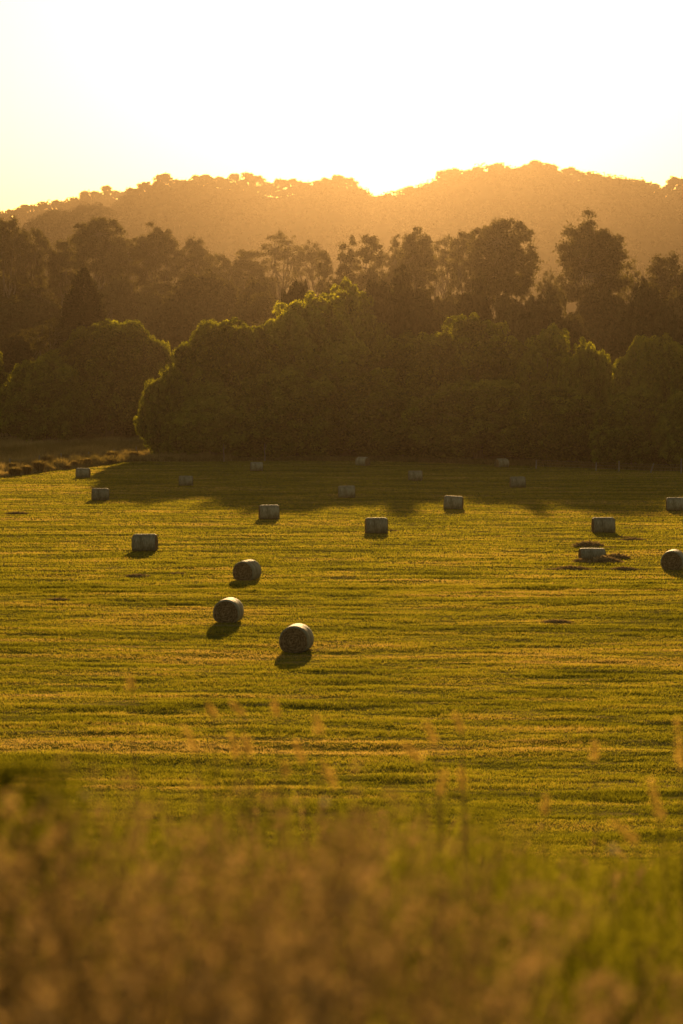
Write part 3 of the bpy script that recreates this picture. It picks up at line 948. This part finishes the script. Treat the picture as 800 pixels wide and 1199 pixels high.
for i, (xp, yb, yaw, s, lab) in enumerate(BALES):
    D = dist(yb) + .25
    x = xat(xp, D)
    slumped = lab.startswith('flattened')
    wrap, ends = K_slump if slumped else K_bale[i % 3]
    r = link('hay_bale', None)
    z = zt(x, D)
    bot = -BR + (BR * .38) * .55      # lowest point after settling
    sc = s
    r.location = (x, D + .3, z - bot * sc - .03 if not slumped else z - (((bot + BR) * .78) - BR) * sc * .82 - .03)
    r.rotation_euler = (random.uniform(-.03, .03), random.uniform(-.02, .02) + (R(3) if 'tilted' in lab else 0), R(yaw))
    r.scale = (sc, sc, sc) if not slumped else (sc, sc, sc * .82)
    tag(r, lab, 'hay bale', 'round hay bales on the mown field')
    link('net_wrap', wrap, r); link('end_face', ends[0], r); link('end_face', ends[1], r)
    BP.append((x, D))


# clumps of loose hay left lying on the field
def make_clump():
    n = 700
    a = rng.uniform(0, 6.283, n); r = np.sqrt(rng.uniform(0, 1, n)) * .6
    z = .22 * (1 - (r / .6) ** 2) * rng.uniform(.2, 1, n)
    c = np.stack([np.cos(a) * r * 1.3, np.sin(a) * r, z], 1)
    d = rng.normal(0, .10, (n, 3)); d[:, 2] *= .5
    w = np.cross(d, rdir(n)); w /= np.linalg.norm(w, axis=1)[:, None]; w *= .012
    v = np.stack([c - d - w, c - d + w, c + d + w, c + d - w], 1).reshape(-1, 3)
    v[:, 2] = np.maximum(v[:, 2], -.02)
    return mesh_np('hay_clump', v, np.arange(4 * n).reshape(-1, 4), M_hay, tint=np.repeat(rng.uniform(0, 1, n), 4))


K_cl = [make_clump() for _ in range(3)]
CL = [(690, 641, 1.6, 'flat heap of loose hay just behind the slumped bale'), (682, 660, 1.0, 'grey hay heap at the left foot of the slumped bale'),
      (709, 659.5, 1.5, 'rounded hay heap at the right foot of the slumped bale'), (723, 655, 1.3, 'loose hay heap right of the slumped bale'),
      (713, 642, .8, 'small dark hay scrap between the slumped bale and the bale above'), (732, 668, 1.2, 'low hay scrap lying left of the right edge bale'),
      (743, 633, 1.3, 'dark flat hay scrap right of the bale above the slumped one'), (731, 630, .8, 'smaller hay scrap beside the dark flat one at right'),
      (671, 668, 1.6, 'long low hay scrap below left of the slumped bale'), (652, 669, 1.0, 'thin hay scrap far left of the slumped bale'),
      (161, 677, 1.2, 'dark hay scrap below the lone left bale'), (209, 674, .8, 'small hay scrap between the lone left bale and the turned one'),
      (20, 602, 1.4, 'dark hay scrap at the left edge of the field'), (460, 622.5, .7, 'tiny hay scrap right of the white rimmed bale'),
      (652, 730, 1.2, 'lone hay scrap in the lit middle of the field at right'), (68, 704, .9, 'lone hay scrap in the lit field at lower left')]
for i, (xp, yp, s, lab) in enumerate(CL):
    D = dist(yp); x = xat(xp, D)
    o = link('hay_clump', K_cl[i % 3]); o.location = (x, D, zt(x, D) - .01); o.scale = (s * .85, s * .85, s * (1.1 if 'heap' in lab else .6)); o.rotation_euler.z = random.uniform(-.4, .4)
    tag(o, lab, 'loose hay', 'loose hay left on the field')


# ------------------------------------------------------------------ foreground hill grass
def tall_grass(n, d0, d1, hfun, tintc, keep, head=.6, nleaf=3, width=.0035, name='', mat=None, pw=1.0):
    d = d0 + (d1 - d0) * rng.uniform(0, 1, n) ** pw
    x = rng.uniform(-1, 1, n) * (.5 + .2 * d)
    k = keep(x, d); x = x[k]; d = d[k]; n = len(x)
    z0 = terrain(x, d) - .02
    h = hfun(x, d) * rng.uniform(.62, 1.08, n)
    lx = rng.normal(.06, .16, n) * h; ly = rng.normal(0, .16, n) * h
    V, F, T = [], [], []; off = 0

    def add(v, f, t):
        nonlocal off
        V.append(v); F.append(f + off); T.append(t); off += len(v)
    tint = np.clip(tintc + rng.normal(0, .2, n), 0, 1)

    def strip(bx, by, bz, ex, ey, h, w, t, bend=.35, seg=4):
        m = len(bx); a = rng.uniform(0, 6.283, m); wx, wy = np.cos(a) * w, np.sin(a) * w
        rows = []
        for j in range(seg + 1):
            s = j / seg; ww = (1 - s * .85)
            px = bx + ex * s ** 2; py = by + ey * s ** 2; pz = bz + h * (s - bend * s * s * .5)
            rows.append(np.stack([px - wx * ww, py - wy * ww, pz], 1)); rows.append(np.stack([px + wx * ww, py + wy * ww, pz], 1))
        v = np.stack(rows, 1).reshape(-1, 3)
        b = np.arange(m)[:, None] * (2 * seg + 2)
        f = np.concatenate([b + [2 * j, 2 * j + 1, 2 * j + 3, 2 * j + 2] for j in range(seg)])
        add(v, f, np.repeat(t, 2 * seg + 2))
        return rows
    strip(x, d, z0, lx, ly, h, np.full(n, width), tint)
    for _ in range(nleaf):
        hh = h * rng.uniform(.35, .85, n); a = rng.uniform(0, 6.283, n); o = rng.uniform(.15, .5, n) * hh
        strip(x + rng.normal(0, .02, n), d + rng.normal(0, .02, n), z0, np.cos(a) * o, np.sin(a) * o, hh, np.full(n, width * 1.25), np.clip(tint - .1 + rng.normal(0, .1, n), 0, 1), bend=.7)
    m = int(n * head)
    if m:
        K = 16
        s = rng.uniform(.78, 1.0, (m, K))
        px = x[:m, None] + lx[:m, None] * s ** 2 + rng.normal(0, .011, (m, K))
        py = d[:m, None] + ly[:m, None] * s ** 2 + rng.normal(0, .011, (m, K))
        pz = z0[:m, None] + h[:m, None] * (s - .175 * s * s)
        c = np.stack([px, py, pz], -1).reshape(-1, 3)
        v, f = leaf_quads(c, np.tile([0, 0, 1.], (len(c), 1)), .012, jit=1, asp=.35)
        add(v, f, np.repeat(np.clip(np.repeat(tint[:m], K) + .25, 0, 1), 4))
    o = link(name, mesh_np(name, np.concatenate(V), np.concatenate(F), mat, tint=np.concatenate(T)))
    tag(o, kind='stuff')
    return o


def hump(x, d):                         # higher at left and centre, lower on the right
    return 1 - .28 * sstep(.0, .11, x / np.maximum(d, 1))


tall_grass(10000, 1.5, 6.5, lambda x, d: hump(x, d) * (.97 + .36 * (vnoise(x * 2.3, d * 1.3, 81) - .5)), .5,
           lambda x, d: rng.uniform(0, 1, len(x)) < (1 - .8 * sstep(-.01, .06, x / d) * sstep(2.0, 3.2, d)) * (1 - .8 * sstep(4.2, 6, d)), name='dry_grass', mat=M_dry, nleaf=3)
tall_grass(5000, 2.6, 8.5, lambda x, d: hump(x, d) * (.86 + .3 * (vnoise(x * 3, d * 2, 83) - .5)), .55,
           lambda x, d: rng.uniform(0, 1, len(x)) < (.12 + .88 * sstep(-.01, .06, x / d)), head=.1, width=.005, name='green_grass', mat=M_green, nleaf=4)
tall_grass(14000, 7, 17, lambda x, d: hump(x, d) * (.73 + .75 * (vnoise(x * 2.2, d * .7, 85) - .5)), .6,
           lambda x, d: rng.uniform(0, 1, len(x)) < .95, head=.15, width=.0055, name='crest_grass', mat=M_green, nleaf=4)
tall_grass(600, 5.5, 13, lambda x, d: hump(x, d) * (.74 + .3 * (vnoise(x * 2.6, d * 2, 87) - .5)), .7,
           lambda x, d: rng.uniform(0, 1, len(x)) < .9, head=.9, width=.003, name='dry_stalk_grass', mat=M_dry, nleaf=1)
tall_grass(9000, 17, 60, lambda x, d: .45 + 0 * d, .5, lambda x, d: x < 1e9, head=.1, width=.009, name='slope_grass', mat=M_green, nleaf=3)

M_seed = foliage_mat('seed_head_mat', [(0, (.36, .28, .09)), (1, (.64, .52, .18))], trans=.6, tcol=(1, .85, .45))
HEADS = [(222, 850, 880, 8, 7), (246, 822, 838, 4, 8), (273, 858, 886, 4, 7), (289, 862, 880, 3, 7.5), (277, 822, 836, 6, 8), (322, 818, 836, 2, 8),
         (350, 868, 892, 5, 7.5), (372, 836, 858, 2, 7), (385, 894, 918, 6, 6.5), (334, 893, 906, 0, 7), (505, 848, 868, 5, 7), (482, 870, 890, 9, 7),
         (537, 836, 854, 4, 8), (519, 902, 930, -2, 6.5), (541, 900, 922, 1, 7), (698, 868, 886, 0, 8), (770, 912, 958, 6, 6), (797, 842, 896, 2, 6.5),
         (733, 962, 984, 14, 6), (641, 932, 952, -1, 7), (152, 792, 806, 2, 8)]
for i, (xp, y0, y1, lean, D) in enumerate(HEADS):
    D = D + 2.3
    x = xat(xp, D); zt_, zb = zat(y0, D), zat(y1, D)
    xb = x + lean / FOC * D; xt = x - lean / FOC * D
    r = link('grass_stalk', None)
    gx0 = xb + lean / FOC * D * 2; gz = zt(gx0, D)
    r.location = (gx0, D, gz)
    P = np.array([[gx0, D, gz - .02], [(gx0 + xb) / 2 + .01, D, (gz + zb) / 2], [xb, D, zb], [xt, D, zt_]]) - np.array([gx0, D, gz])
    v, f = tube(P, [.004, .0034, .0026, .001], 5)
    link('stem', mesh_np('stem', v, f, M_dry, tint=np.full(len(v), .7)), r)
    K = 115
    s = rng.uniform(0, 1, K)[:, None]
    c = P[2] + (P[3] - P[2]) * s + rng.normal(0, .005, (K, 3)) * (1.1 - s)
    v, f = leaf_quads(c, np.tile([0, 0, 1.], (K, 1)), .010, jit=1, asp=.4)
    link('seed_head', mesh_np('seed_head', v, f, M_seed, tint=np.repeat(rng.uniform(0, 1, K), 4)), r)
    o = ['first', 'second', 'third', 'fourth', 'fifth', 'sixth', 'seventh', 'eighth', 'ninth', 'tenth', 'eleventh', 'twelfth', 'thirteenth', 'fourteenth',
         'fifteenth', 'sixteenth', 'seventeenth', 'eighteenth', 'nineteenth', 'twentieth', 'last'][sorted(h[0] for h in HEADS).index(xp)]
    tag(r, 'blurred golden seed stalk above the foreground grass, %s from the left' % o, 'grass stalk', 'seed stalks in the foreground')


# dark leafy shrub in the foreground left
def shrub(xp, top, wpx, D, label, n, mat, lf=.014):
    x = xat(xp, D); g = zt(x, D); h = zat(top, D) - g; w = wpx / FOC * D
    r = link('low_shrub', None); r.location = (x, D, g)
    ch = []
    for k in range(14):
        a = k * 2.4; e = [math.cos(a) * w * .4, math.sin(a) * w * .4, h * random.uniform(.7, .95)]
        ch.append(tube(curve_path([0, 0, -.02], e, -.05, 5, .02), [.007, .006, .005, .004, .002], 4))
    v, f = cat_faces(ch)
    link('stem', mesh_np('stem', v, f, M_bark), r)
    d = rdir(n); tz = rng.uniform(0, 1, n) ** 1.2; aa = rng.uniform(0, 6.283, n)
    lob = 1 + .35 * np.sin(aa * 3 + 1) * np.sin(tz * 9)
    rr_ = w * .62 * (1 - .5 * tz ** 3) * np.sqrt(rng.uniform(.05, 1, n)) * lob
    c = np.stack([np.cos(aa) * rr_, np.sin(aa) * rr_, h * (.5 + .5 * tz)], 1)
    v, f = leaf_quads(c, d, lf, jit=.8, asp=.45)
    link('foliage', mesh_np('foliage', v, f, mat, tint=np.repeat(rng.uniform(0, 1, n), 4)), r)
    tag(r, label, 'shrub')


shrub(30, 892, 140, 6.2, 'dark leafy shrub in the blurred foreground at far left', 2600, M_green, .012)

# small puffs added for blurred glints, the highlight put in their pale colour
M_glint = foliage_mat('pale_glint_mat', [(0, (.5, .42, .3)), (1, (.75, .66, .5))], trans=.4, tcol=(1, .9, .7))
for xp, yp, D, lab in ((720, 994, 6.5, 'pale round puff added as a blurred glint in the grass at lower right'), (97, 932, 6.5, 'pale round puff added as a blurred glint in the grass at lower left'),
                       (381, 939, 7, 'tiny pale puff added as a glint on the grass edge near centre')):
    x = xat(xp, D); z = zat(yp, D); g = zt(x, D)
    r = link('glint_puff', None); r.location = (x, D, g)
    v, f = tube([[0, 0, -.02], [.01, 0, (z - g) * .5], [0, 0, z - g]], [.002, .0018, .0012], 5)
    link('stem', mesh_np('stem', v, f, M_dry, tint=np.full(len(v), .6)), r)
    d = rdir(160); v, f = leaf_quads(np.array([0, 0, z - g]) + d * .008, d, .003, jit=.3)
    link('glint_head', mesh_np('glint_head', v, f, M_glint, tint=np.repeat(rng.uniform(0, 1, 160), 4)), r)
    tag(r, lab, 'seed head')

# ------------------------------------------------------------------ haze
HAZE_DENS = 0.0002
HAZE_G = 0.9
bx = (-2300, 2300, -300, 4300, -4, 262)
hv = [[x, y, z] for x in bx[:2] for y in bx[2:4] for z in bx[4:]]
hf = [[0, 1, 3, 2], [4, 6, 7, 5], [0, 4, 5, 1], [2, 3, 7, 6], [0, 2, 6, 4], [1, 5, 7, 3]]
me = bpy.data.meshes.new('haze'); me.from_pydata(hv, [], hf)
m, nt, out = newmat('haze_mat')
pv = N(nt, 'ShaderNodeVolumePrincipled')
pv.inputs['Color'].default_value = (.0166, .0127, .0082, 1)
pv.inputs['Density'].default_value = HAZE_DENS
pv.inputs['Anisotropy'].default_value = HAZE_G
nt.links.new(pv.outputs[0], out.inputs['Volume'])
me.materials.append(m)
tag(link('haze', me), kind='stuff')

# ------------------------------------------------------------------ light
SUN_EL, SUN_AZ = 7.9, 1.2
sd = Vector((math.sin(R(SUN_AZ)) * math.cos(R(SUN_EL)), math.cos(R(SUN_AZ)) * math.cos(R(SUN_EL)), math.sin(R(SUN_EL))))
sl = bpy.data.lights.new('sun', 'SUN'); sl.energy = 5.0; sl.angle = R(.5); sl.color = (1, .63, .27)
so = link('sun', sl); so.rotation_euler = (-sd).to_track_quat('-Z', 'Y').to_euler(); so.location = (0, 0, 60)

w = bpy.data.worlds.new('World'); scene.world = w; w.use_nodes = True
nt = w.node_tree; nt.nodes.clear()
wo = N(nt, 'ShaderNodeOutputWorld'); bg = N(nt, 'ShaderNodeBackground'); bg.inputs['Strength'].default_value = .05
sky = N(nt, 'ShaderNodeTexSky', sky_type='NISHITA'); sky.sun_disc = False
sky.sun_elevation = R(SUN_EL); sky.sun_rotation = R(SUN_AZ); sky.dust_density = 1.0; sky.air_density = 1.0; sky.ozone_density = 1.0
mx = N(nt, 'ShaderNodeMix', data_type='RGBA', blend_type='MULTIPLY'); mx.inputs[0].default_value = 1
nt.links.new(sky.outputs[0], mx.inputs[6]); mx.inputs[7].default_value = (.93, .675, .39, 1)
nt.links.new(mx.outputs[2], bg.inputs['Color']); nt.links.new(bg.outputs[0], wo.inputs['Surface'])

# ------------------------------------------------------------------ camera
cd = bpy.data.cameras.new('camera'); cd.sensor_fit = 'VERTICAL'; cd.sensor_height = 36; cd.sensor_width = 24; cd.lens = 100
cd.clip_start = .1; cd.clip_end = 9000
cd.dof.use_dof = True; cd.dof.focus_distance = 140; cd.dof.aperture_fstop = 3.2
co = link('camera', cd); co.location = (0, 0, CAM_H); co.rotation_euler = (math.pi / 2 - PITCH, 0, 0)
scene.camera = co

vs = scene.view_settings
vs.view_transform = 'Standard'; vs.look = 'None'; vs.gamma = 1; vs.exposure = 2.45
scene.cycles.use_denoising = True
scene.cycles.max_bounces = 8; scene.cycles.volume_bounces = 1
scene.cycles.transmission_bounces = 4; scene.cycles.diffuse_bounces = 3
scene.cycles.use_adaptive_sampling = False
